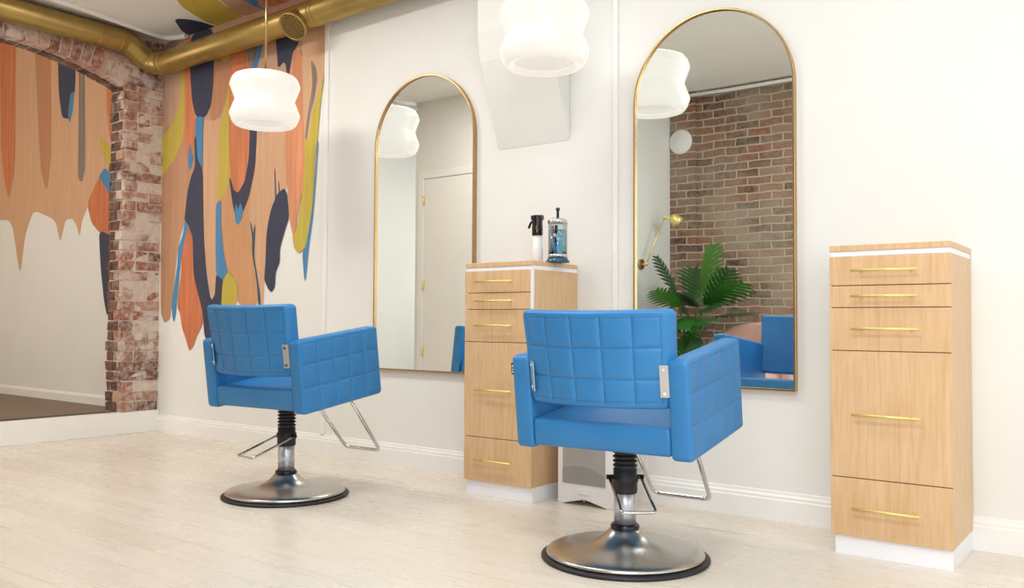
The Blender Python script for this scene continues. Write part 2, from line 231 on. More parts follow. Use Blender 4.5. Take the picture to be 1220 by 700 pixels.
# ------------------------------------------------------------------ mesh helpers
class MB:
    def __init__(s): s.bm = bmesh.new(); s.mats = []
    def mi(s, m):
        if m not in s.mats: s.mats.append(m)
        return s.mats.index(m)
    def face(s, vs, m=None, smooth=False):
        try: f = s.bm.faces.new(vs)
        except ValueError: return None
        if m: f.material_index = s.mi(m)
        f.smooth = smooth; return f
    def box(s, x0, x1, y0, y1, z0, z1, m=None, X=None):
        vs = []
        for x in (x0, x1):
            for y in (y0, y1):
                for z in (z0, z1):
                    p = Vector((x, y, z))
                    vs.append(s.bm.verts.new(X @ p if X else p))
        for q in ((0, 1, 3, 2), (4, 6, 7, 5), (0, 4, 5, 1), (2, 3, 7, 6), (0, 2, 6, 4), (1, 5, 7, 3)):
            s.face([vs[i] for i in q], m)
        return s
    def prism(s, pts, f, depth, m=None):
        """pts 2-D outline, f(u,v,w) -> 3-D, extruded from w=0 to depth"""
        a = [s.bm.verts.new(f(u, v, 0)) for u, v in pts]; b = [s.bm.verts.new(f(u, v, depth)) for u, v in pts]
        n = len(pts)
        tri = tessellate_polygon([[Vector((u, v, 0)) for u, v in pts]])
        for t in tri:
            s.face([a[i] for i in t], m); s.face([b[i] for i in reversed(t)], m)
        for i in range(n):
            s.face([a[i], a[(i + 1) % n], b[(i + 1) % n], b[i]], m)
        return s
    def lathe(s, prof, m=None, seg=48, X=None, smooth=True):
        """prof list of (r,z); r==0 closes"""
        rings = []
        for r, z in prof:
            if r < 1e-6:
                p = Vector((0, 0, z)); rings.append([s.bm.verts.new(X @ p if X else p)])
            else:
                rr = []
                for i in range(seg):
                    a = 2 * PI * i / seg; p = Vector((r * math.cos(a), r * math.sin(a), z))
                    rr.append(s.bm.verts.new(X @ p if X else p))
                rings.append(rr)
        for A, B in zip(rings, rings[1:]):
            for i in range(seg):
                j = (i + 1) % seg
                if len(A) == 1 and len(B) == 1: break
                if len(A) == 1: s.face([A[0], B[j], B[i]], m, smooth)
                elif len(B) == 1: s.face([A[i], A[j], B[0]], m, smooth)
                else: s.face([A[i], A[j], B[j], B[i]], m, smooth)
        return s
    def tube(s, pts, r, m=None, seg=14, closed=False, flat=None):
        pts = [Vector(p) for p in pts]; n = len(pts); rings = []
        t0 = (pts[1] - pts[0]).normalized()
        up = Vector((0, 0, 1)) if abs(t0.z) < .9 else Vector((1, 0, 0))
        nrm = (up - up.dot(t0) * t0).normalized()
        for i, p in enumerate(pts):
            if closed: t = (pts[(i + 1) % n] - pts[i - 1]).normalized()
            elif i == 0: t = t0
            elif i == n - 1: t = (pts[-1] - pts[-2]).normalized()
            else: t = ((pts[i + 1] - p).normalized() + (p - pts[i - 1]).normalized()).normalized()
            nrm = (nrm - nrm.dot(t) * t).normalized(); bn = t.cross(nrm)
            rr = r[i] if isinstance(r, (list, tuple)) else r
            rings.append([s.bm.verts.new(p + nrm * rr * math.cos(2 * PI * k / seg) + bn * rr * math.sin(2 * PI * k / seg)) for k in range(seg)])
        pr = list(zip(rings, rings[1:])) + ([(rings[-1], rings[0])] if closed else [])
        for A, B in pr:
            for k in range(seg): s.face([A[k], A[(k + 1) % seg], B[(k + 1) % seg], B[k]], m, True)
        if not closed:
            s.face(list(reversed(rings[0])), m); s.face(rings[-1], m)
        return s
    def sphere(s, c, r, m=None, seg=20, sc=(1, 1, 1)):
        k = 10
        X = Matrix.Translation(c) @ Matrix.Diagonal((sc[0], sc[1], sc[2], 1))
        return s.lathe([(r * math.sin(PI * i / k), -r * math.cos(PI * i / k)) for i in range(k + 1)], m, seg, X)
    def build(s, name, mat=None, parent=None, bevel=0, seg=2, angle=40, smooth=False):
        bmesh.ops.recalc_face_normals(s.bm, faces=s.bm.faces[:])
        me = bpy.data.meshes.new(name); s.bm.to_mesh(me); s.bm.free()
        for k in s.mats: me.materials.append(M[k])
        if not s.mats: me.materials.append(M[mat])
        if smooth:
            for p in me.polygons: p.use_smooth = True
        o = bpy.data.objects.new(name, me); COL.objects.link(o)
        if parent: o.parent = parent
        if bevel:
            b = o.modifiers.new('Bevel', 'BEVEL'); b.width = bevel; b.segments = seg; b.limit_method = 'ANGLE'; b.angle_limit = math.radians(angle)
            b.harden_normals = False
        return o

def tag(o, label, cat=None, group=None):
    o['label'] = label
    if cat: o['category'] = cat
    if group: o['group'] = group
    return o
def thing(name, label, cat, loc=(0, 0, 0), rz=0, group=None):
    o = bpy.data.objects.new(name, None); COL.objects.link(o); o.location = loc; o.rotation_euler = (0, 0, rz)
    o.empty_display_size = .1
    return tag(o, label, cat, group)
def struct(o, label=None):
    o['kind'] = 'structure'
    if label: o['label'] = label
    return o
def copy_tree(o, parent=None):
    c = o.copy(); COL.objects.link(c); c.parent = parent
    for ch in list(o.children): copy_tree(ch, c)
    return c
def fillet(pts, r, n=6):
    pts = [Vector(p) for p in pts]; out = [pts[0]]
    for a, b, c in zip(pts, pts[1:], pts[2:]):
        d1 = (a - b).normalized(); d2 = (c - b).normalized(); ang = d1.angle(d2)
        L = min(r / math.tan(ang / 2), (a - b).length * .49, (c - b).length * .49)
        p, q = b + d1 * L, b + d2 * L
        for i in range(n + 1):
            t = i / n; out.append((1 - t) ** 2 * p + 2 * t * (1 - t) * b + t * t * q)
    out.append(pts[-1]); return out
def chaikin(p, it=2):
    for _ in range(it):
        q = []
        for i in range(len(p)):
            a, b = p[i], p[(i + 1) % len(p)]
            q.append((a[0] * .86 + b[0] * .14, a[1] * .86 + b[1] * .14)); q.append((a[0] * .14 + b[0] * .86, a[1] * .14 + b[1] * .86))
        p = q
    return p

# ------------------------------------------------------------------ room
XL, XR, CH = -6.16, 4.4, 2.985       # left wall, right wall, ceiling height
YB, YF = -3.75, -4.7                # brick wall behind, street front
struct(MB().box(XL, XR, YF, 0, -.08, 0).build('floor', 'floor'), 'pale wood plank laminate floor')
struct(MB().box(XL - .25, XR + .2, YF - .2, .15, CH, CH + .12).build('ceiling', 'ceil'))
struct(MB().box(-9.35, XL - .25, -3.75, .15, 3.7, 3.8).build('ceiling_raised', 'ceil'))
struct(MB().box(XL - .35, XL - .25, -3.7, 0, CH, 3.72).build('wall_upper', 'cream'))
# white wall with the mirrors (continues through the arch into the next space)
struct(MB().box(-9.2, XR + .15, 0, .15, -.08, 3.7).build('wall_back', 'wall'), 'white painted wall that carries the mirrors')
# beyond the arch: raised brown floor and its own far walls
struct(MB().box(-9.2, XL - .02, -3.6, 0, -.08, .138).build('floor_raised', 'darkfloor'))
struct(MB().box(-9.35, -9.2, -3.6, .15, -.08, 3.7).build('wall_far', 'cream'))
struct(MB().box(-9.35, XL - .25, -3.75, -3.6, -.08, 3.7).build('wall_side', 'cream'))

# brick wall on the left with a segmental arch opening
YO0, YO1, ZS, RA = -.297, -1.95, 2.585, 2.2
yc = (YO0 + YO1) / 2; hw = (YO0 - YO1) / 2; zc = ZS - math.sqrt(RA * RA - hw * hw)
def archz(y): return zc + math.sqrt(RA * RA - (y - yc) ** 2)
TH = .2
out = [(0, 0), (0, CH), (-2.3, CH), (-2.3, 0), (YO1, 0)]
ny = 20
out += [(YO1 + (YO0 - YO1) * i / ny, archz(YO1 + (YO0 - YO1) * i / ny)) for i in range(ny + 1)] + [(YO0, 0)]
wl = MB().prism(out, lambda u, v, w: (XL - .003 - w, u, v), TH - .01, 'mortar')
rnd = random.Random(3)
def jbox(mb, x0, x1, y0, y1, z0, z1, m):
    j = lambda a=.004: rnd.uniform(-a, a)
    vs = [mb.bm.verts.new((x + (j(.006)), y + j(), z + j())) for x in (x0, x1) for y in (y0, y1) for z in (z0, z1)]
    for q in ((0, 1, 3, 2), (4, 6, 7, 5), (0, 4, 5, 1), (2, 3, 7, 6), (0, 2, 6, 4), (1, 5, 7, 3)): mb.face([vs[i] for i in q], m)
RH = .075
def courses(y_hi, y_lo, zb, zt, quoin):
    z = zb; k = 0
    while z < zt - .02:
        y = y_hi; first = True
        off = (.10 if k % 2 else 0)
        while y > y_lo + .02:
            w = rnd.choice((.2, .21, .1, .2)) if not first else .2 - off
            y2 = max(y - w, y_lo)
            if y - y2 > .03 and (quoin or archz((y + y2) / 2) < z - .06 if y < YO0 and y2 > YO1 else True):
                jbox(wl, XL - .08, XL + rnd.uniform(-.006, .01), y2 + .005, y - .005, z + .005, min(z + RH - .006, CH), 'brick')
            y = y2 - 0.0; first = False
        z += RH; k += 1
courses(-.002, YO0 - .002, .16, ZS - .06, True)
# above the arch
z = ZS - .06; k = 0
while z < CH - .03:
    y = -.002 - (0 if k % 2 else .0)
    first = True
    while y > -2.28:
        w = .1 if (first and k % 2) else rnd.choice((.2, .21, .19)); y2 = y - w; first = False
        ym = (y + y2) / 2
        lim = archz(max(min(ym, YO0), YO1)) + .14 if YO1 - .05 < ym < YO0 + .05 else 0
        if z > lim - .03: jbox(wl, XL - .08, XL + rnd.uniform(-.006, .008), y2 + .005, y - .005, z + .005, min(z + RH - .006, CH), 'brick')
        y = y2
    z += RH; k += 1
# voussoirs: a soldier ring of bricks round the arch, running through the thickness
aa0 = math.asin(hw / RA); nv = 23
for i in range(nv):
    a0 = -aa0 + 2 * aa0 * i / nv + .0025; a1 = -aa0 + 2 * aa0 * (i + 1) / nv - .0025
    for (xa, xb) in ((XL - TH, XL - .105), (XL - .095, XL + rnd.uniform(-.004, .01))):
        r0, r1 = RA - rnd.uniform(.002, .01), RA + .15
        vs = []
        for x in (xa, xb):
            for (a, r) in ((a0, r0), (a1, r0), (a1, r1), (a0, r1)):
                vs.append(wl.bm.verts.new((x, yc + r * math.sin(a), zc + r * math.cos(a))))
        m = 'brick' if xb > XL - .1 else 'darkbrick'
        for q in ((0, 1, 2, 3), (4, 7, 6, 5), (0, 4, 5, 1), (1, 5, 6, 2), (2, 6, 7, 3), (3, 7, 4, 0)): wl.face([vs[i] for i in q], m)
# jamb bricks of the opening (right hand side, darker)
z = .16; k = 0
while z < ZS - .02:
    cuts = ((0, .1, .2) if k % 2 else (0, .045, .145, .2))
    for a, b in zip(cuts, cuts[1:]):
        jbox(wl, XL - b + .004, XL - a - .004 if a else XL - .0, YO0 - rnd.uniform(.002, .02), YO0 + .08, z + .005, z + RH - .006, 'darkbrick' if a else 'brick')
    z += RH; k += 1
struct(wl.build('wall_left'), 'old limewashed brick wall with a segmental arch opening')
struct(MB().box(XL - .25, XL, -4.6, -2.3, -.08, CH).build('wall_left_rear', 'wall'))
# white plinth under the brick
struct(MB().box(XL - .06, XL + .025, -2.3, -.004, 0, .158).build('trim_1', 'trimw', bevel=.003), 'white boxed plinth under the brick wall')
struct(MB().box(XL - .195, XL - .062, YO1 + .02, YO0 - .02, .139, .156).build('trim_2', 'black'))  # black strip standing in for the shadow line along the threshold

# block with the door (seen in the left mirror)
DY = -2.53
struct(MB().box(-5.84, -3.69, YB - .1, DY, -.08, CH).build('wall_block', 'wall'), 'white partition with the door, seen in the mirror')
# brick wall behind the camera's left
struct(MB().box(-3.7, -.9, YB - .15, YB, -.08, CH).build('wall_front', 'brickwall'), 'old brick wall seen in the right mirror')
struct(MB().box(-3.688, -3.434, YB, YB + .035, 0, CH).build('wall_brick_pier', 'brickwall'))
struct(MB().box(XL, -5.83, YB - .15, YB, -.08, CH).build('wall_passage_end', 'wall'))
struct(MB().box(-1.05, -.9, YF, YB - .15, -.08, CH).build('wall_return', 'wall'))

# street front with shop windows, right wall with a window
def windowed_wall(name, axis, c, t, a0, a1, wins):
    """wall slab from a0..a1 along its axis with window openings (lo, hi, z0, z1)"""
    mb = MB(); cur = a0
    def bx(lo, hi, z0, z1):
        if axis == 'x': mb.box(lo, hi, c, c + t, z0, z1)
        else: mb.box(c, c + t, lo, hi, z0, z1)
    for lo, hi, z0, z1 in wins:
        bx(cur, lo, -.08, CH); bx(lo, hi, -.08, z0); bx(lo, hi, z1, CH); cur = hi
    bx(cur, a1, -.08, CH)
    return struct(mb.build(name, 'wall'))
W1 = (-3.9, -.9, .5, 2.75); W2 = (-.7, 4.3, .5, 2.75)
windowed_wall('wall_right', 'y', XR, .15, YF, 0, [W1])
windowed_wall('wall_street', 'x', YF - .15, .15, -1.05, XR + .15, [W2])
def window(name, axis, c, w):
    lo, hi, z0, z1 = w
    def bx(mb, a, b, p, q, z, zz):
        if axis == 'x': mb.box(a, b, p, q, z, zz)
        else: mb.box(p, q, a, b, z, zz)
    r = bpy.data.objects.new(name, None); COL.objects.link(r); struct(r, 'tall white framed shop window')
    fr = MB(); d0, d1 = c, c + .06
    bx(fr, lo, hi, d0, d1, z0, z0 + .05); bx(fr, lo, hi, d0, d1, z1 - .05, z1)
    for a in (lo, (2 * lo + hi) / 3 - .025, (lo + 2 * hi) / 3 - .025, hi - .05): bx(fr, a, a + .05, d0, d1, z0 + .05, z1 - .05)
    fr.build('window_frame', 'trimw', r)
    g = MB(); bx(g, lo + .05, hi - .05, c + .025, c + .031, z0 + .05, z1 - .05); g.build('glass_pane', 'glass', r)
    sl = MB()
    if axis == 'x': sl.box(lo - .03, hi + .03, c, YF + .03, z0 - .03, z0)
    else: sl.box(XR - .03, c + .06, lo - .03, hi + .03, z0 - .03, z0)
    sl.build('window_sill', 'trimw', r)
window('window_1', 'y', XR + .05, W1); window('window_2', 'x', YF - .11, W2)

# door in the block
dr = bpy.data.objects.new('door_1', None); COL.objects.link(dr); struct(dr, 'plain white door with three brass hinges, seen in the left mirror')
DX = -5.72
cs = MB(); cs.box(DX - .07, DX, DY, DY + .02, 0, 2.295); cs.box(DX + .81, DX + .88, DY, DY + .02, 0, 2.295); cs.box(DX, DX + .81, DY, DY + .02, 2.225, 2.295)
cs.build('door_casing', 'trimw', dr, bevel=.004)
MB().box(DX + .003, DX + .807, DY + .001, DY + .012, .012, 2.22).build('door_slab', 'trimw', dr, bevel=.002)
for hz in (.556, 1.19, 2.01):
    h = MB(); h.tube([(DX, DY + .018, hz - .05), (DX, DY + .018, hz + .05)], .007); h.box(DX - .02, DX + .02, DY + .0125, DY + .015, hz - .045, hz + .045)
    h.build('hinge', 'brasspull', dr)
kb = MB(); kb.tube([(DX + .75, DY + .01, 1.0), (DX + .75, DY + .05, 1.0)], .012); kb.sphere((DX + .75, DY + .06, 1.0), .026); kb.build('door_knob', 'brasspull', dr)

# baseboards with a moulded top
def baseboard(name, x0, x1):
    prof = [(0, 0), (-.018, 0), (-.018, .088), (-.014, .094), (-.014, .104), (-.008, .112), (-.006, .122), (0, .126)]
    return struct(MB().prism(prof, lambda u, v, w: (x0 + w, u, v), x1 - x0).build(name, 'trimw'))
baseboard('baseboard_back', XL, XR)
bb = [(0, .138), (-.018, .138), (-.018, .2), (-.008, .215), (0, .22)]
struct(MB().prism(bb, lambda u, v, w: (-9.2 + w, u, v), 9.2 + XL - .21).build('baseboard_far', 'trimw'))
# slim vertical battens on the wall
for i, (x, w) in enumerate(((-4.258, .036), (-2.132, .026))):
    b = MB(); b.box(x - w / 2, x + w / 2, -.013, 0, .126, CH - .001)
    struct(b.build('trim_%d' % (3 + i), 'trimw', bevel=.003), 'slim white vertical strip on the wall')
# tapering bulkhead on the wall
bp = [(0, CH), (-.188, CH), (-.188, 2.36), (-.165, 2.21), (-.105, 2.03), (0, 1.765)]
struct(MB().prism(bp, lambda u, v, w: (-2.863 + w, u, v), .461).build('wall_bulkhead', 'wall', bevel=.008), 'white tapering bulkhead above the left cabinet')
# white edge strip along the ceiling at the brick wall, curving onto the back wall
pts = fillet([(XL + .4, -2.2, CH - .012), (XL + .27, -.8, CH - .012), (XL + .15, -.08, CH - .012), (-5.88, -.03, CH - .012), (-5.82, -.025, CH - .012)], .13, 8)
struct(MB().tube(pts, .019).build('trim_5', 'trimw'), 'white rounded strip along the ceiling edge')
struct(MB().tube([(-3.66, YB + .06, CH - .03), (-3.1, YB + .03, CH - .035), (-1.0, YB + .03, CH - .03)], .016).build('trim_6', 'trimw'))
struct(MB().tube([(-6.12, -1.95, CH - .03), (-5.80, DY + .02, CH - .055)], .018).build('trim_7', 'trimw'))
# small painted cove at wall and ceiling
def cove(x0, x1, m, name): return struct(MB().prism([(0, CH), (-.045, CH), (-.04, CH - .012), (-.018, CH - .03), (-.012, CH - .045), (0, CH - .05)], lambda u, v, w: (x0 + w, u, v), x1 - x0).build(name, m))

# ------------------------------------------------------------------ mural
mur = thing('painted_mural', 'hand painted abstract mural of dripping peach, orange, mustard, navy and blue shapes beside the brick', 'mural')
def mural_part(name, data, f, parent):
    mb = MB()
    for i, (c, pts) in enumerate(data):
        p = chaikin(pts, 2); d = .0006 + .00018 * i
        vs = [mb.bm.verts.new(f(u, v, d)) for u, v in p]
        for t in tessellate_polygon([[Vector((u, v, 0)) for u, v in p]]): mb.face([vs[k] for k in t], 'p_' + c)
    me = bpy.data.meshes.new(name); mb.bm.to_mesh(me); mb.bm.free()
    for k in mb.mats: me.materials.append(M[k])
    o = bpy.data.objects.new(name, me); COL.objects.link(o); o.parent = parent; return o
clampx = lambda L, lo: [(c, [(max(u, lo), min(v, CH - .001)) for u, v in p]) for c, p in L]
wp = mural_part('wall_painting', clampx(MURAL_WALL, XL - .008), lambda u, v, d: (u, -d, v), mur)
wn = mural_part('arch_painting', [(c, [(min(u, XL - .2), min(v, 3.69)) for u, v in p]) for c, p in MURAL_NEXT], lambda u, v, d: (u, -d, v), mur)
wc = mural_part('ceiling_painting', [(c, [(u, min(v, -.001)) for u, v in p]) for c, p in MURAL_CEIL], lambda u, v, d: (u, v if v < -.075 else -.001, CH - d), mur)

# ------------------------------------------------------------------ gold duct
dz, dyy = 2.772, -.14
duct = thing('ventilation_duct', 'gold painted round ventilation duct running along wall and ceiling corner', 'duct', (XL, 0, 0))
DO = Vector((XL, 0, 0))
def rel(l): return [Vector(p) - DO for p in l]
R_D = .082
path = fillet([(XL + .1, -2.6, 2.885), (XL + .1, -.36, 2.885), (XL + .11, -.19, 2.78), (XL + .2, dyy, dz - .018), (-2.9, dyy, dz + .014)], .06, 6)
MB().tube(rel(path), R_D, seg=36).build('duct_pipe', 'gold', duct)
def ring(p, ax, r=R_D + .005, w=.018):
    ax = Vector(ax).normalized(); p = Vector(p) - DO
    return MB().tube([p - ax * w / 2, p + ax * w / 2], r, seg=36)
for p, a in (((XL + .1, -.58, 2.885), (0, 1, 0)), ((XL + .1, -.42, 2.885), (0, 1, 0)), ((XL + .104, -.27, 2.83), (.05, .85, -.5)), ((XL + .15, -.165, 2.768), (.7, .4, -.25)), ((XL + .26, dyy, dz - .017), (1, .0, 0)), ((-4.21, dyy, dz + .001), (1, 0, 0)), ((-4.18, dyy, dz + .001), (1, 0, 0))):
    ring(p, a, w=.011).build('joint_band', 'gold', duct, bevel=.003)
# grille outlet
gp = Vector((-4.33, dyy, dz)); gd = Vector((.1, -.70, -.70)).normalized()
def frameX(p, d):
    z = d.normalized(); x = Vector((1, 0, 0)); y = z.cross(x).normalized(); x = y.cross(z)
    return Matrix.Translation(p - DO) @ Matrix((x, y, z)).transposed().to_4x4()
X = frameX(gp, gd)
out_ = MB().lathe([(.076, 0), (.076, .09), (.088, .105), (.094, .125), (.094, .142), (.084, .144), (.082, .132), (0, .132)], seg=40, X=X).build('outlet_collar', 'gold', duct)
MB().lathe([(0, .1325), (.081, .1325), (.081, .1335), (0, .1335)], seg=40, X=X).build('grille_backing', 'pot', out_)
sl = MB()
for i in range(-6, 7):
    y = i * .0125; h = math.sqrt(max(.081 ** 2 - y * y, 0))
    sl.box(-h, h, y - .0034, y + .0034, .134, .143, X=X)
sl.build('grille', 'gold', out_)

# ------------------------------------------------------------------ arched mirrors
def arch_outline(w, z0, z1, n=40, inset=0):
    r = w / 2 - inset; zc_ = z1 - w / 2
    p = [(-r, z0 + inset), (r, z0 + inset)]
    for i in range(n + 1):
        a = PI * i / n; p.append((r * math.cos(a), zc_ + r * math.sin(a)))
    return p
def make_mirror(x, label):
    z0, z1, w = .555, 2.267, .7767
    t = thing('arched_mirror', label, 'mirror', (x + w / 2, 0, z0), 0, 'tall arched wall mirrors')
    po = arch_outline(w, 0, z1 - z0); pi_ = arch_outline(w, 0, z1 - z0, inset=.009)
    fr = MB()
    A = []
    for pts in (po, pi_):
        for y in (-.001, -.03): A.append([fr.bm.verts.new((u, y, v)) for u, v in pts])
    n = len(po)
    for i in range(n):
        j = (i + 1) % n
        fr.face([A[1][i], A[1][j], A[3][j], A[3][i]]); fr.face([A[0][i], A[0][j], A[1][j], A[1][i]])
        fr.face([A[2][i], A[2][j], A[3][j], A[3][i]]); fr.face([A[0][i], A[0][j], A[2][j], A[2][i]])
    fr.build('mirror_frame', 'brass', t, bevel=.0015)
    g = MB().prism(arch_outline(w, 0, z1 - z0, inset=.0095), lambda u, v, d: (u, -.012 - d, v), .006); g.build('mirror_glass', 'mirror', t)
    return t
make_mirror(-3.789, 'tall brass framed arched mirror showing the white door, left of the cabinet with bottles')
make_mirror(-2.020, 'tall brass framed arched mirror reflecting brick wall and plant, left of the right cabinet')

# ------------------------------------------------------------------ drawer cabinets
def make_cabinet(x, label, strip):
    W, D, H = .409, .395, 1.13
    t = thing('drawer_cabinet', label, 'cabinet', (x + W / 2, -D / 2 - .0, 0), 0, 'narrow maple drawer towers')
    h = W / 2; d = D / 2
    body = MB(); body.box(-h + .002, h - .002, -d + .02, d - .002, .071, 1.09); body.build('cabinet_body', 'maple', t, bevel=.0015)
    MB().box(-h + .012, h - .004, -d + .012, d - .006, 0, .071).build('plinth', 'whitelam', t, bevel=.001)
    MB().box(-h + .004, h - .004, -d + .006, d - .004, 1.09, 1.109).build('spacer_strip', 'whitelam', t)
    MB().box(-h, h, -d, d - .001, 1.109, 1.13).build('top_board', 'maple', t, bevel=.0015)
    zs = [(.071, .2815), (.2845, .7425), (.7455, .9), (.903, .9805), (.9835, 1.089)]
    hz = [.177, .514, .825, .943, 1.036]
    for i, ((a, b), z) in enumerate(zip(zs, hz)):
        f = MB(); f.box(-h, h - (.012 if i > 2 and strip else 0), -d, -d + .018, a, b)
        dr_ = f.build('drawer', 'maple', t, bevel=.002)
        hb = MB(); hb.tube([(-.121, -d - .03, z), (.107, -d - .03, z)], .0048)
        for s in (-.092, .078): hb.tube([(s, -d, z), (s, -d - .03, z)], .004)
        hb.build('bar_handle', 'brasspull', dr_)
    if strip: MB().box(h - .0115, h - .002, -d + .004, -d + .0195, .903, 1.089).build('edge_strip', 'whitelam', t)
    return t
make_cabinet(-2.76, 'maple drawer cabinet between the two mirrors with bottle and jar on top', True)
make_cabinet(-.99, 'maple drawer cabinet right of the large mirror with a bare top', False)

# ------------------------------------------------------------------ pendants
def make_pendant(x, label):
    zw = 2.13
    t = thing('pendant_lamp', label, 'pendant lamp', (x, -.53, zw), 0, 'opal glass pendant lamps')
    prof = [(.03, .150), (.13, .149), (.158, .146), (.176, .138), (.188, .124), (.1965, .1), (.2, .088), (.2, .082), (.197, .074), (.172, .006), (.171, 0), (.172, -.006),
            (.197, -.072), (.2, -.08), (.2, -.086), (.196, -.1), (.187, -.124), (.178, -.138), (.168, -.147), (.158, -.149), (.148, -.146), (.138, -.13)]
    MB().lathe(prof, seg=72).build('lamp_shade', 'opal', t)
    MB().lathe([(0, -.118), (.09, -.119), (.138, -.126), (.1381, -.122), (.09, -.113), (0, -.112)], seg=48).build('lower_diffuser', 'opalin', t)
    MB().lathe([(0, .149), (.062, .149), (.062, .155), (.045, .162), (.018, .167), (.014, .19), (0, .19)], seg=32).build('shade_cap', 'brass', t)
    MB().tube([(0, 0, .17), (0, 0, CH - zw - .02)], .0065).build('rod', 'brass', t)
    MB().lathe([(0, CH - zw - .03), (.055, CH - zw - .028), (.06, CH - zw - .02), (.06, CH - zw), (0, CH - zw)], seg=32).build('ceiling_canopy', 'brass', t)
    return t
make_pendant(-4.19, 'ribbed opal glass pendant lamp hanging in front of the mural')
make_pendant(-2.194, 'ribbed opal glass pendant lamp at the top, hanging before the white bulkhead')

# ------------------------------------------------------------------ salon chairs
TH_ = math.radians(7.5); ca, sa = math.cos(TH_), math.sin(TH_)
def T(x, f, u):            # tilted seat frame -> chair local
    return Vector((x, -.202 + f * ca - u * sa, .3897 + f * sa + u * ca))
def quilted(W, H, Th, us, vs, f, name, mat, parent, r=.014, corner=.025, seam=.016, depth=.0042, both=False):
    """pillow panel: u across, v up, w thickness; us/vs seam positions; front is +w"""
    def ticks(L, lines):
        s = set([-L / 2 + r * k for k in (0, .08, .3, .6, 1, 1.3)] + [L / 2 - r * k for k in (0, .08, .3, .6, 1, 1.3)])
        for c in list(lines) + [-L / 2 + seam + .006, L / 2 - seam - .006]:
            for d in (-.014, -.008, -.004, -.0018, 0, .0018, .004, .008, .014): s.add(c + d)
        k = int(L / .02)
        for i in range(1, k): s.add(-L / 2 + L * i / k)
        q = sorted(x for x in s if -L / 2 - 1e-9 <= x <= L / 2 + 1e-9); o = [q[0]]
        for x in q[1:]:
            if x - o[-1] > .0011: o.append(x)
        o[-1] = L / 2; return o
    U = ticks(W, us); V = ticks(H, vs); mb = MB()
    def corner_fix(u, v):
        cx, cy = W / 2 - corner, H / 2 - corner
        if abs(u) > cx and abs(v) > cy:
            dx, dy = abs(u) - cx, abs(v) - cy; m_ = max(dx, dy); L = math.hypot(dx, dy)
            if L > 1e-9:
                k = m_ / L; u = math.copysign(cx + dx * k, u); v = math.copysign(cy + dy * k, v)
        return u, v
    def edge(u, v):
        cx, cy = W / 2 - corner, H / 2 - corner
        dx, dy = max(abs(u) - cx, 0), max(abs(v) - cy, 0)
        return corner - math.hypot(dx, dy)
    def height(u, v, groove):
        e = edge(u, v); h = Th / 2
        if e < r: h -= r * (1 - math.sqrt(max(0, 1 - (1 - max(e, 0) / r) ** 2)))
        if groove:
            g = 0
            inside = abs(u) < W / 2 - seam and abs(v) < H / 2 - seam
            if inside:
                for c in us: g = max(g, math.exp(-abs(u - c) / .008))
                for c in vs: g = max(g, math.exp(-abs(v - c) / .008))
            se = min(W / 2 - seam - .006 - abs(u), H / 2 - seam - .006 - abs(v))
            g = max(g, .55 * math.exp(-abs(se) / .003))
            h -= depth * g
            if inside: h += .002
        return h
    G = []
    for side in (1, -1):
        g = []
        for v0 in V:
            row = []
            for u0 in U:
                u, v = corner_fix(u0, v0)
                row.append(mb.bm.verts.new(f(u, v, side * height(u, v, side == 1 or both))))
            g.append(row)
        G.append(g)
    nu, nv_ = len(U), len(V)
    for g in G:
        for j in range(nv_ - 1):
            for i in range(nu - 1): mb.face([g[j][i], g[j][i + 1], g[j + 1][i + 1], g[j + 1][i]], None, True)
    A, B = G
    ringi = [(0, i) for i in range(nu)] + [(j, nu - 1) for j in range(1, nv_)] + [(nv_ - 1, i) for i in range(nu - 2, -1, -1)] + [(j, 0) for j in range(nv_ - 2, 0, -1)]
    for (a, b), (c, d) in zip(ringi, ringi[1:] + ringi[:1]): mb.face([A[a][b], A[c][d], B[c][d], B[a][b]], None, True)
    return mb.build(name, mat, parent)

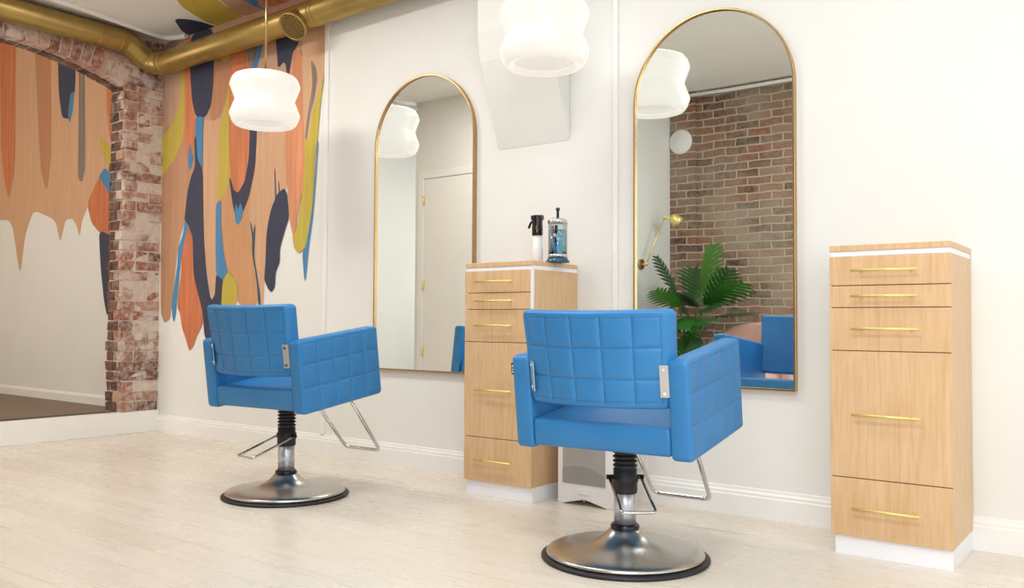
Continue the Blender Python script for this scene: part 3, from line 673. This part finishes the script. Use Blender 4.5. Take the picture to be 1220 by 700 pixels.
def make_chair(label):
    t = thing('salon_chair', label, 'salon chair', (0, 0, 0), 0, 'blue salon chairs')
    # base
    MB().lathe([(0, 0), (.296, 0), (.301, .004), (.301, .009), (.293, .014), (.27, .014), (0, .014)], seg=72).build('floor_ring', 'black', t)
    prof = [(0, .012), (.27, .012), (.281, .015), (.284, .021), (.281, .028), (.262, .0345), (.225, .040), (.18, .0455), (.14, .052), (.112, .060), (.088, .072), (.07, .086), (.058, .1), (.05, .108), (0, .108)]
    b = MB().lathe(prof, seg=72).build('dome_base', 'steel', t)
    b.modifiers.new('Smooth', 'SUBSURF').levels = 1; b.modifiers['Smooth'].render_levels = 1
    MB().lathe([(0, .1), (.047, .1), (.052, .106), (.052, .116), (.044, .124), (0, .124)], seg=40).build('column_collar', 'blackgloss', t)
    MB().lathe([(0, .11), (.0395, .11), (.0395, .26), (0, .26)], seg=40).build('column', 'silver', t)
    bp_ = [(0, .232), (.043, .232), (.044, .24), (.044, .268), (.047, .272), (.047, .29), (.042, .296), (.042, .318)]
    for i in range(5):
        z = .322 + i * .016; bp_ += [(.035, z), (.044, z + .005), (.044, z + .009), (.036, z + .014)]
    bp_ += [(.04, .402), (.04, .43), (0, .43)]
    MB().lathe(bp_, seg=40).build('column_boot', 'black', t)
    # pump lever built along local -y
    zl = .287
    lv = MB(); w = .058
    pts = fillet([(-w, 0, 0), (-w, -.236, -.077), (w, -.236, -.077), (w, 0, 0)], .016, 5)
    lv.tube(pts, .0055)
    L = lv.build('pump_lever', 'chrome', t); L.location = (0, 0, zl)
    for s in (-1, 1): MB().tube([(s * .04, 0, 0), (s * .068, 0, 0)], .0085).build('lever_pivot', 'blackgloss', L)
    # seat plate, seat
    up = []
    sp = MB(); sp.box(-.075, .075, .06, .24, -.006, .012, X=None)
    for v in sp.bm.verts: v.co = T(v.co.x, v.co.y + .06, v.co.z)
    up.append(sp.build('seat_plate', 'black', t))
    hw_ = .2612
    seat = quilted(2 * hw_, .5, .095, [], [], lambda u, v, w_: T(u, .252 + v, .06 + w_ + (.012 * (1 - (u / hw_) ** 2) * (1 - (v / .25) ** 2) if w_ > 0 else 0)), 'seat', 'vinyl', t, r=.012, corner=.014, seam=.012, depth=.002)
    up.append(seat)
    # arms: quilted on the outer side
    aw, ah, at = .52, .335, .0715
    for s in (-1, 1):
        def fa(u, v, w_, s=s):
            return T(s * (.333 - at / 2 + w_), aw / 2 + u, ah / 2 + v)
        us = [-aw / 2 + aw * k for k in (.215, .41, .605, .80)]; vs_ = [-ah / 2 + ah * k for k in (.345, .665)]
        up.append(quilted(aw, ah, at, us, vs_, fa, 'armrest', 'vinyl', t, r=.012, corner=.02, seam=.013, depth=.006))
    # backrest: quilted on the rear, curved
    bh = .328
    def fb(u, v, w_):
        tt = (v + bh / 2) / bh; wd = 1 - .055 * (1 - tt)
        x = u * wd; f0 = -.034 - .016 * tt; n = .75 * x
        return T(x - w_ * n * 1.2, f0 + .64 * x * x - w_, .170 + tt * bh + .012 * 0)
    us = [-.552 / 2 + .552 * k for k in (.19, .385, .59, .79)]; vs_ = [-bh / 2 + bh * k for k in (.30, .62)]
    bk = quilted(.552, bh, .058, us, vs_, lambda u, v, w_: fb(u, v, w_ - .029), 'backrest', 'vinyl', t, r=.013, corner=.022, seam=.017, depth=.0075)
    up.append(bk)
    # chrome hinge plates between back and arms
    for s in (-1, 1):
        pl = MB(); cx = s * (.254 if s > 0 else .243); f0 = -.006 + .72 * cx * cx
        ang = s * (.3 if s > 0 else .75)
        Xp = Matrix.Translation((0, 0, 0))
        def tp(x, y, z): 
            px = cx + x * math.cos(ang) - y * math.sin(ang); pf = f0 + x * math.sin(ang) + y * math.cos(ang) - .045
            return T(px, pf, z)
        q = MB(); q.box(-.015, .015, 0, .004, .212, .318)
        for v in q.bm.verts: v.co = tp(*v.co)
        o = q.build('hinge_plate', 'plate', t, bevel=.0015); up.append(o)
        for zz in (.226, .304):
            sc_ = MB(); c0 = tp(0, .0, zz); c1 = tp(0, -.005, zz); sc_.tube([c0, c1], .006); sw = sc_.build('screw', 'chrome', o)
    # footrest
    fr = MB(); pts = fillet([T(-.14, .46, .012), (-.123, .535, .131), (.123, .535, .131), T(.14, .46, .012)], .035, 7)
    fr.tube(pts, .0095); up.append(fr.build('footrest', 'chrome', t))
    # fabric tag on the left arm, seen at the rear outer edge
    tg = MB(); tg.box(-.337 - .012, -.332, 0, .001, 0, .042)
    for v in tg.bm.verts: v.co = T(v.co.x, .02 + v.co.y, .262 + v.co.z)
    tgo = tg.build('fabric_tag', 'black', t); up.append(tgo)
    mk = MB()
    for k, (a, b_) in enumerate(((.006, .012), (.016, .021), (.026, .035))):
        mk.box(-.346, -.34, -.0006, 0, a, b_)
    for v in mk.bm.verts: v.co = T(v.co.x, .02 + v.co.y, .262 + v.co.z)
    up.append(mk.build('tag_print', 'white_mark', tgo)); up.pop()
    return t, up, L
ch1, up1, L1 = make_chair('blue quilted salon chair in front, nearest, before the right mirror')
ch2 = copy_tree(ch1); ch2['label'] = 'blue quilted salon chair farther back, standing before the mural'
ch1.location = (-1.558, -.9189, 0); ch1.rotation_euler.z = .0682
ch2.location = (-3.4039, -.963, 0); ch2.rotation_euler.z = .0656
L1.rotation_euler.z = math.radians(37.2)
names_up = {'seat_plate', 'seat', 'armrest', 'backrest', 'hinge_plate', 'footrest', 'fabric_tag'}
for c in ch2.children:
    s = c.name.split('.')[0]
    if s in names_up: c.location.z += .03
    if s == 'pump_lever': c.rotation_euler.z = math.radians(-3.8)
    if s == 'column_boot': c.location.z += .008; 

# ------------------------------------------------------------------ bottle and jar on the left cabinet
t = thing('spray_bottle', 'white spray bottle with black trigger head, left of the blue jar', 'spray bottle', (-2.461, -.2, 1.13), .25)
MB().lathe([(0, 0), (.024, 0), (.028, .004), (.0285, .075), (.027, .08), (.0235, .088), (.023, .14), (0, .14)], seg=36).build('bottle_body', 'plastic', t)
hd = MB().lathe([(0, .138), (.0265, .138), (.0265, .17), (.025, .2), (.027, .232), (.026, .238), (0, .24)], seg=36, X=Matrix.Diagonal((1, 1.1, 1, 1)))
hd.box(-.03, .03, -.016, .016, .215, .239)
hd = hd.build('spray_head', 'blackgloss', t, bevel=.004)
tr = MB(); tr.tube(fillet([(-.022, 0, .215), (-.036, 0, .2), (-.046, 0, .175)], .01, 4), [.006] * 2 + [.006] * 5 + [.004]); tr.build('trigger', 'blackgloss', hd)
gm = MB(); gm.tube([(.0262 * math.sin(a) + .002, -.0262 * math.cos(a) * 1.1 - .0012, z) for a, z in ((.12, .152), (.28, .158), (.2, .166), (.05, .172), (.15, .181), (.3, .184))], .0016, seg=6); gm.build('gold_mark', 'goldmark', hd)

t = thing('disinfectant_jar', 'glass jar of blue disinfectant with combs and a steel lid, right of the spray bottle', 'jar', (-2.340, -.2, 1.13), 0)
MB().lathe([(0, 0), (.058, 0), (.058, .006), (.05, .018), (.046, .024), (0, .024)], seg=40).build('jar_foot', 'liquiddark', t)
MB().lathe([(0, .021), (.0465, .021), (.0475, .024), (.0475, .19), (.0445, .19), (.0445, .026), (0, .026)], seg=48).build('glass_body', 'jarglass', t)
MB().lathe([(0, .028), (.0435, .028), (.0435, .158), (0, .158)], seg=48).build('blue_liquid', 'liquid', t)
MB().lathe([(.0476, .026), (.0485, .026), (.0485, .04), (.0476, .04)], seg=48).build('steel_band', 'chrome', t)
MB().lathe([(0, .19), (.049, .19), (.049, .202), (.044, .208), (.03, .216), (.014, .221), (0, .222)], seg=40).build('steel_lid', 'chrome', t)
MB().lathe([(0, .22), (.007, .22), (.006, .25), (.01, .256), (.01, .266), (0, .268)], seg=20).build('lid_knob', 'blackgloss', t)
lg = MB()
for i in range(9):
    a = math.radians(-75 + i * 7.5); 
lg.tube([(.0478 * math.cos(a), .0478 * math.sin(a), z) for a, z in ((-.9, .10), (-1.1, .125), (-.85, .15), (-.6, .128))], .0012, seg=6)
lg.tube([(.0478 * math.cos(a), .0478 * math.sin(a), .112) for a in (-1.15, -.95, -.75, -.55)], .0012, seg=6)
lg.build('printed_mark', 'white_mark', t)
def comb(lab, m, a, b, w, z0=1.16):
    o = thing('comb', lab, 'comb', (-2.340, -.2, z0), 0, 'combs standing in the blue jar')
    q = MB(); A = Vector(a); B = Vector(b); d = (B - A).normalized(); s = d.cross(Vector((0, 1, 0))).normalized() * w
    th = Vector((0, .0018, 0))
    pts = [A - s, A + s, B + s, B - s]
    va = [q.bm.verts.new(p - th) for p in pts]; vb = [q.bm.verts.new(p + th) for p in pts]
    q.face(va); q.face(vb)
    for i in range(4): q.face([va[i], va[(i + 1) % 4], vb[(i + 1) % 4], vb[i]])
    q.build('comb_spine', m, o)
    tt = MB()
    for i in range(14):
        c = A.lerp(B, .35 + .6 * i / 14) + s; tt.box(c.x, c.x + .006, c.y - .001, c.y + .001, c.z - .001, c.z + .001)
    tt.build('comb_teeth', m, o)
comb('teal comb leaning in the blue jar', 'combteal', (.008, -.028, 0), (-.026, -.028, .125), .0045)
comb('pink comb leaning beside the teal comb in the blue jar', 'combpink', (.015, -.024, 0), (-.02, -.024, .14), .003)
comb('black comb standing upright in the blue jar', 'combblack', (-.006, -.02, 0), (.004, -.018, .15), .008)
comb('dark comb at the left side of the blue jar', 'combblack', (-.02, -.012, 0), (-.03, -.006, .15), .010)

# ------------------------------------------------------------------ white appliance beside the left cabinet
t = thing('air_purifier', 'white plastic appliance with grey front panel on the floor beside the left cabinet', 'air purifier', (-2.132, -.178, 0), 0)
b = MB(); b.prism([(-.147, .004), (-.147, .44), (.147, .44), (.147, .004), (.11, .004), (.06, .016), (0, .03), (-.06, .016), (-.11, .004)], lambda u, v, w: (u, -.105 + w, v), .2)
b.build('housing', 'plastic', t, bevel=.008, seg=3)
for s in (-1, 1):
    for y in (-.09, .08): MB().box(s * .13 - .015, s * .13 + .015, y - .012, y + .012, 0, .01).build('foot', 'plastic', t)
pn = MB(); pn.prism([(-.118, .098), (.112, .098), (.112, .4), (-.118, .4)], lambda u, v, w: (u, -.1075 + w, v), .004); pn = pn.build('front_panel', 'greyplastic', t, bevel=.002)
arc = [(-.118, .0985), (.112, .0985)] + [(.112 - .23 * i / 16, .098 + .03 + .052 * math.sin(PI * (.12 + .62 * i / 16)) ** 1.2) for i in range(17)]
MB().prism(arc, lambda u, v, w: (u, -.1085 + w, v), .002).build('water_window', 'greydark', pn)
MB().box(-.035, .03, -.109, -.104, .052, .078).build('latch', 'plastic', t, bevel=.003)
MB().box(-.006, .006, -.1075, -.104, .022, .03).build('small_button', 'greyplastic', t)

# outlet
t = thing('wall_outlet', 'white electrical outlet low on the wall behind the front chair', 'outlet', (-1.992, 0, .174), 0)
MB().box(-.036, .036, -.006, 0, -.028, .088).build('cover_plate', 'trimw', t, bevel=.002)
for z in (.005, .05): MB().box(-.013, .013, -.0075, -.0055, z, z + .022).build('socket', 'plastic', t)

# ------------------------------------------------------------------ things seen only in the mirrors
# plant
px, py = -3.35, -3.38
t = thing('potted_plant', 'large leafy green plant before the brick wall, seen in the right mirror', 'plant', (px, py, 0))
MB().lathe([(0, 0), (.13, 0), (.17, .3), (.175, .36), (.155, .36), (.15, .32), (0, .32)], seg=40).build('pot', 'pot', t)
MB().lathe([(0, .322), (.149, .322), (.149, .328), (0, .33)], seg=32).build('soil', 'soil', t)
stm = MB(); lf = MB(); rr = random.Random(11)
def leaf(base, tip, width, roll=0.0):
    base = Vector(base); tip = Vector(tip); ax = tip - base; L = ax.length; ax.normalize()
    side = ax.cross(Vector((0, 0, 1)))
    side = side.normalized() if side.length > .1 else Vector((1, 0, 0))
    side = (Matrix.Rotation(roll, 3, ax) @ side); up = side.cross(ax)
    n = 9; mid = [lf.bm.verts.new(base + ax * L * i / n - up * .10 * L * (i / n) ** 2) for i in range(n + 1)]
    for s in (-1, 1):
        for i in range(n):
            tm = (i + .5) / n; w = width * (math.sin(PI * (tm * .82 + .12)) ** .7)
            a = mid[i]; b = mid[i + 1]
            dirv = (side * s * .88 + ax * .5).normalized()
            c1 = lf.bm.verts.new(a.co.lerp(b.co, .15) + dirv * w * .6 - up * w * .10)
            c2 = lf.bm.verts.new(a.co.lerp(b.co, .55) + dirv * w - up * w * .26)
            c3 = lf.bm.verts.new(a.co.lerp(b.co, .92) + dirv * w * .6 - up * w * .10)
            lf.face([a, c1, c2, c3, b], None, True)
stalks = [  # stalk top, leaf direction, length, half width
    ((-.1, .22, 1.10), (-.25, .35, .9), .36, .11), ((.06, .05, 1.10), (.15, .0, 1), .42, .20), ((.10, .1, 1.0), (.85, .1, .5), .42, .18),
    ((.14, .0, .90), (1, .0, .2), .36, .17), ((-.06, .2, .9), (-.5, .75, .15), .36, .17), ((-.08, .2, .80), (-.4, .9, -.15), .36, .16),
    ((.06, .16, .88), (.5, .6, .0), .32, .15), ((0, .14, .8), (.0, .3, -.9), .36, .14), ((.02, .08, .98), (-.1, .7, .4), .3, .17),
    ((-.04, .1, .74), (-.3, .6, -.6), .3, .15), ((.06, .2, .72), (.1, .8, -.3), .26, .13), ((-.02, -.02, 1.0), (-.1, -.1, .9), .34, .16),
    ((-.06, .22, .98), (-.35, .7, .5), .3, .14), ((.05, .16, .66), (.1, .5, -.3), .3, .14), ((-.03, .0, .8), (-.2, .2, .7), .3, .16),
    ((-.08, .3, .86), (-.4, .7, .1), .32, .12), ((-.08, .3, .76), (-.3, .7, -.2), .32, .12), ((.12, .1, 1.0), (.5, .0, .8), .36, .17), ((.02, .16, .9), (.2, .8, -.2), .32, .17), ((-.04, .24, .7), (-.2, .8, -.3), .3, .15), ((.08, .1, .96), (.6, .3, .2), .32, .16)]
for (a, d, L, w) in stalks:
    a = (a[0] + .1, a[1], a[2])
    top = Vector(a); w *= 1.25
    stm.tube([(a[0] * .1, a[1] * .1, .32), (a[0] * .35, a[1] * .35, .32 + (a[2] - .32) * .6), top], [.009, .007, .004], seg=8)
    dd = Vector(d).normalized(); leaf(top, top + dd * L, w, rr.uniform(-.5, .5))
stm.build('stems', 'stem', t); lf.build('leaves', 'leaf', t, smooth=True)

# pink barrel armchair
t = thing('barrel_armchair', 'dusty pink rounded armchair by the brick wall, seen in the right mirror', 'armchair', (-2.72, -3.30, 0), .1)
bk = MB(); n = 28; R0, R1 = .31, .40
secs = []
for i in range(n + 1):
    a = math.radians(-200 + 220 * i / n)      # wraps the rear (-y) and sides
    k = math.sin(PI * i / n) ** .6; top = .62 + .24 * k
    c, s_ = math.cos(a), math.sin(a); sec = []
    for r, z in ((R0, .1), (R0, top - .04), (R0 + .015, top - .01), ((R0 + R1) / 2, top), (R1 - .015, top - .01), (R1, top - .04), (R1, .1)):
        sec.append(bk.bm.verts.new((r * c, r * s_, z)))
    secs.append(sec)
for A, B in zip(secs, secs[1:]):
    for i in range(7): bk.face([A[i], A[(i + 1) % 7], B[(i + 1) % 7], B[i]], None, True)
bk.face(secs[0]); bk.face(secs[-1])
bk.build('curved_back', 'pink', t, bevel=.01)
MB().lathe([(0, .12), (.3, .12), (.305, .14), (.305, .4), (.295, .43), (.26, .445), (0, .45)], seg=40).build('seat_cushion', 'pink', t)
for s in range(4):
    a = PI / 4 + s * PI / 2; MB().tube([(.25 * math.cos(a), .25 * math.sin(a), 0), (.22 * math.cos(a), .22 * math.sin(a), .13)], .014).build('leg', 'brass', t)

# brass wall lamp on the white return wall
t = thing('wall_lamp', 'brass swing arm wall lamp on white wall, seen in the right mirror', 'wall lamp', (-3.69, -3.141, 1.359))
MB().tube([(0, 0, 0), (.02, 0, 0)], .045, seg=28).build('wall_plate', 'brass', t)
am = MB(); J1 = Vector((.06, 0, 0)); J2 = Vector((.13, -.214, .43))
am.tube([(.015, 0, 0), J1], .009); am.sphere(J1, .018); am.tube([J1, J2], .006); am.sphere(J2, .02)
am.build('swing_arm', 'brasspull', t)
e = J2 + Vector((.06, -.06, -.01))
sh = MB(); sh.tube([J2, e], .009); d = (e - J2).normalized(); d = (d + Vector((0, 0, -.7))).normalized()
Xs = Matrix.Translation(e) @ d.to_track_quat('Z', 'Y').to_matrix().to_4x4()
sh.lathe([(0, -.03), (.03, -.028), (.045, -.01), (.05, .02), (.062, .06), (.058, .06), (.044, .015), (0, .0)], seg=30, X=Xs)
sh = sh.build('lamp_shade', 'brasspull', t)
MB().sphere(e + d * .035, .026).build('bulb', 'bulb', sh)
# white disc on the brick
t = thing('wall_disc', 'round white disc mounted on the brick wall, seen in the right mirror', 'wall disc', (-3.575, YB + .036, 2.53))
X = Matrix.Rotation(-PI / 2, 4, 'X')
MB().lathe([(0, 0), (.112, 0), (.115, .004), (.114, .012), (.11, .016), (0, .017)], seg=40, X=X).build('disc_cover', 'plastic', t)
MB().lathe([(.06, 0), (.064, 0), (.064, .002), (.06, .002)], seg=30, X=X @ Matrix.Translation((0, 0, .016))).build('disc_rim', 'whitelam', t)

# ------------------------------------------------------------------ light
def area(name, loc, rot, sx, sy, power, col):
    l = bpy.data.lights.new(name, 'AREA'); l.shape = 'RECTANGLE'; l.size = sx; l.size_y = sy; l.energy = power; l.color = col
    o = bpy.data.objects.new(name, l); COL.objects.link(o); o.location = loc; o.rotation_euler = rot; return o
P1, P2, P3, P4, P5 = 42, 135, 60, 37, 17
area('daylight_right_window', (XR + .3, -2.4, 1.65), (0, PI / 2, 0), 2.3, 3.0, P1, (.93, .965, 1))
area('daylight_street_window', (1.8, YF - .3, 1.65), (PI / 2, 0, 0), 5.0, 2.3, P2, (.97, .985, 1))
area('next_room_fill', (-7.6, -3.3, 2.0), (PI / 2, 0, 0), 2.2, 1.6, P3, (1, .93, .84))  # added fill for the space beyond the arch, no window modelled there
for x, y, p, c in ((-4.5, -1.5, P4 * 1.15, (1, .955, .89)), (-2.7, -1.55, P4 * .8, (.955, .985, .98)), (-.9, -1.5, P4 * .22, (.95, .98, 1))):
    area('ceiling_fill', (x, y, CH - .01), (0, 0, 0), .9, .5, p, c)  # added fill lights to even out the room, no fixtures above
area('rear_ceiling_fill', (-.5, -2.95, CH - .01), (0, 0, 0), .9, .6, 60, (.96, .985, 1))  # added fill to brighten the rear half and its reflections
area('rear_ceiling_fill', (1.6, -2.2, CH - .01), (0, 0, 0), .9, .6, 16, (.96, .985, 1))  # second added rear fill, no fixture either
area('passage_fill', (-5.99, YB + .03, 1.5), (PI / 2, 0, 0), .26, 2.2, P5, (.96, .99, 1))  # added fill that brightens the passage wall, the end wall is solid
w = bpy.data.worlds.new('World'); SC.world = w; w.use_nodes = True
bg = w.node_tree.nodes['Background']; bg.inputs[0].default_value = (.86, .93, 1, 1); bg.inputs[1].default_value = 1.6

# ------------------------------------------------------------------ camera
f, yaw, pit, rol, hc, D = 1029.003, 0.646478, 0.032714, 0.005791, 0.84058, 3.66596
cy, sy = math.cos(yaw), math.sin(yaw)
fw = Vector((-sy * math.cos(pit), cy * math.cos(pit), math.sin(pit))); r = Vector((cy, sy, 0)); u = r.cross(fw)
r2 = r * math.cos(rol) + u * math.sin(rol); u2 = -r * math.sin(rol) + u * math.cos(rol)
cd = bpy.data.cameras.new('camera'); cam = bpy.data.objects.new('camera', cd); COL.objects.link(cam)
cd.sensor_width = 36; cd.lens = f / 1220 * 36; cd.clip_start = .02
m = Matrix((r2, u2, -fw)).transposed().to_4x4(); m.translation = (0, -D, hc); cam.matrix_world = m
SC.camera = cam
SC.view_settings.view_transform = 'Standard'; SC.view_settings.look = 'None'
SC.view_settings.gamma = 1; SC.view_settings.use_curve_mapping = False
SC.view_settings.exposure = -0.42
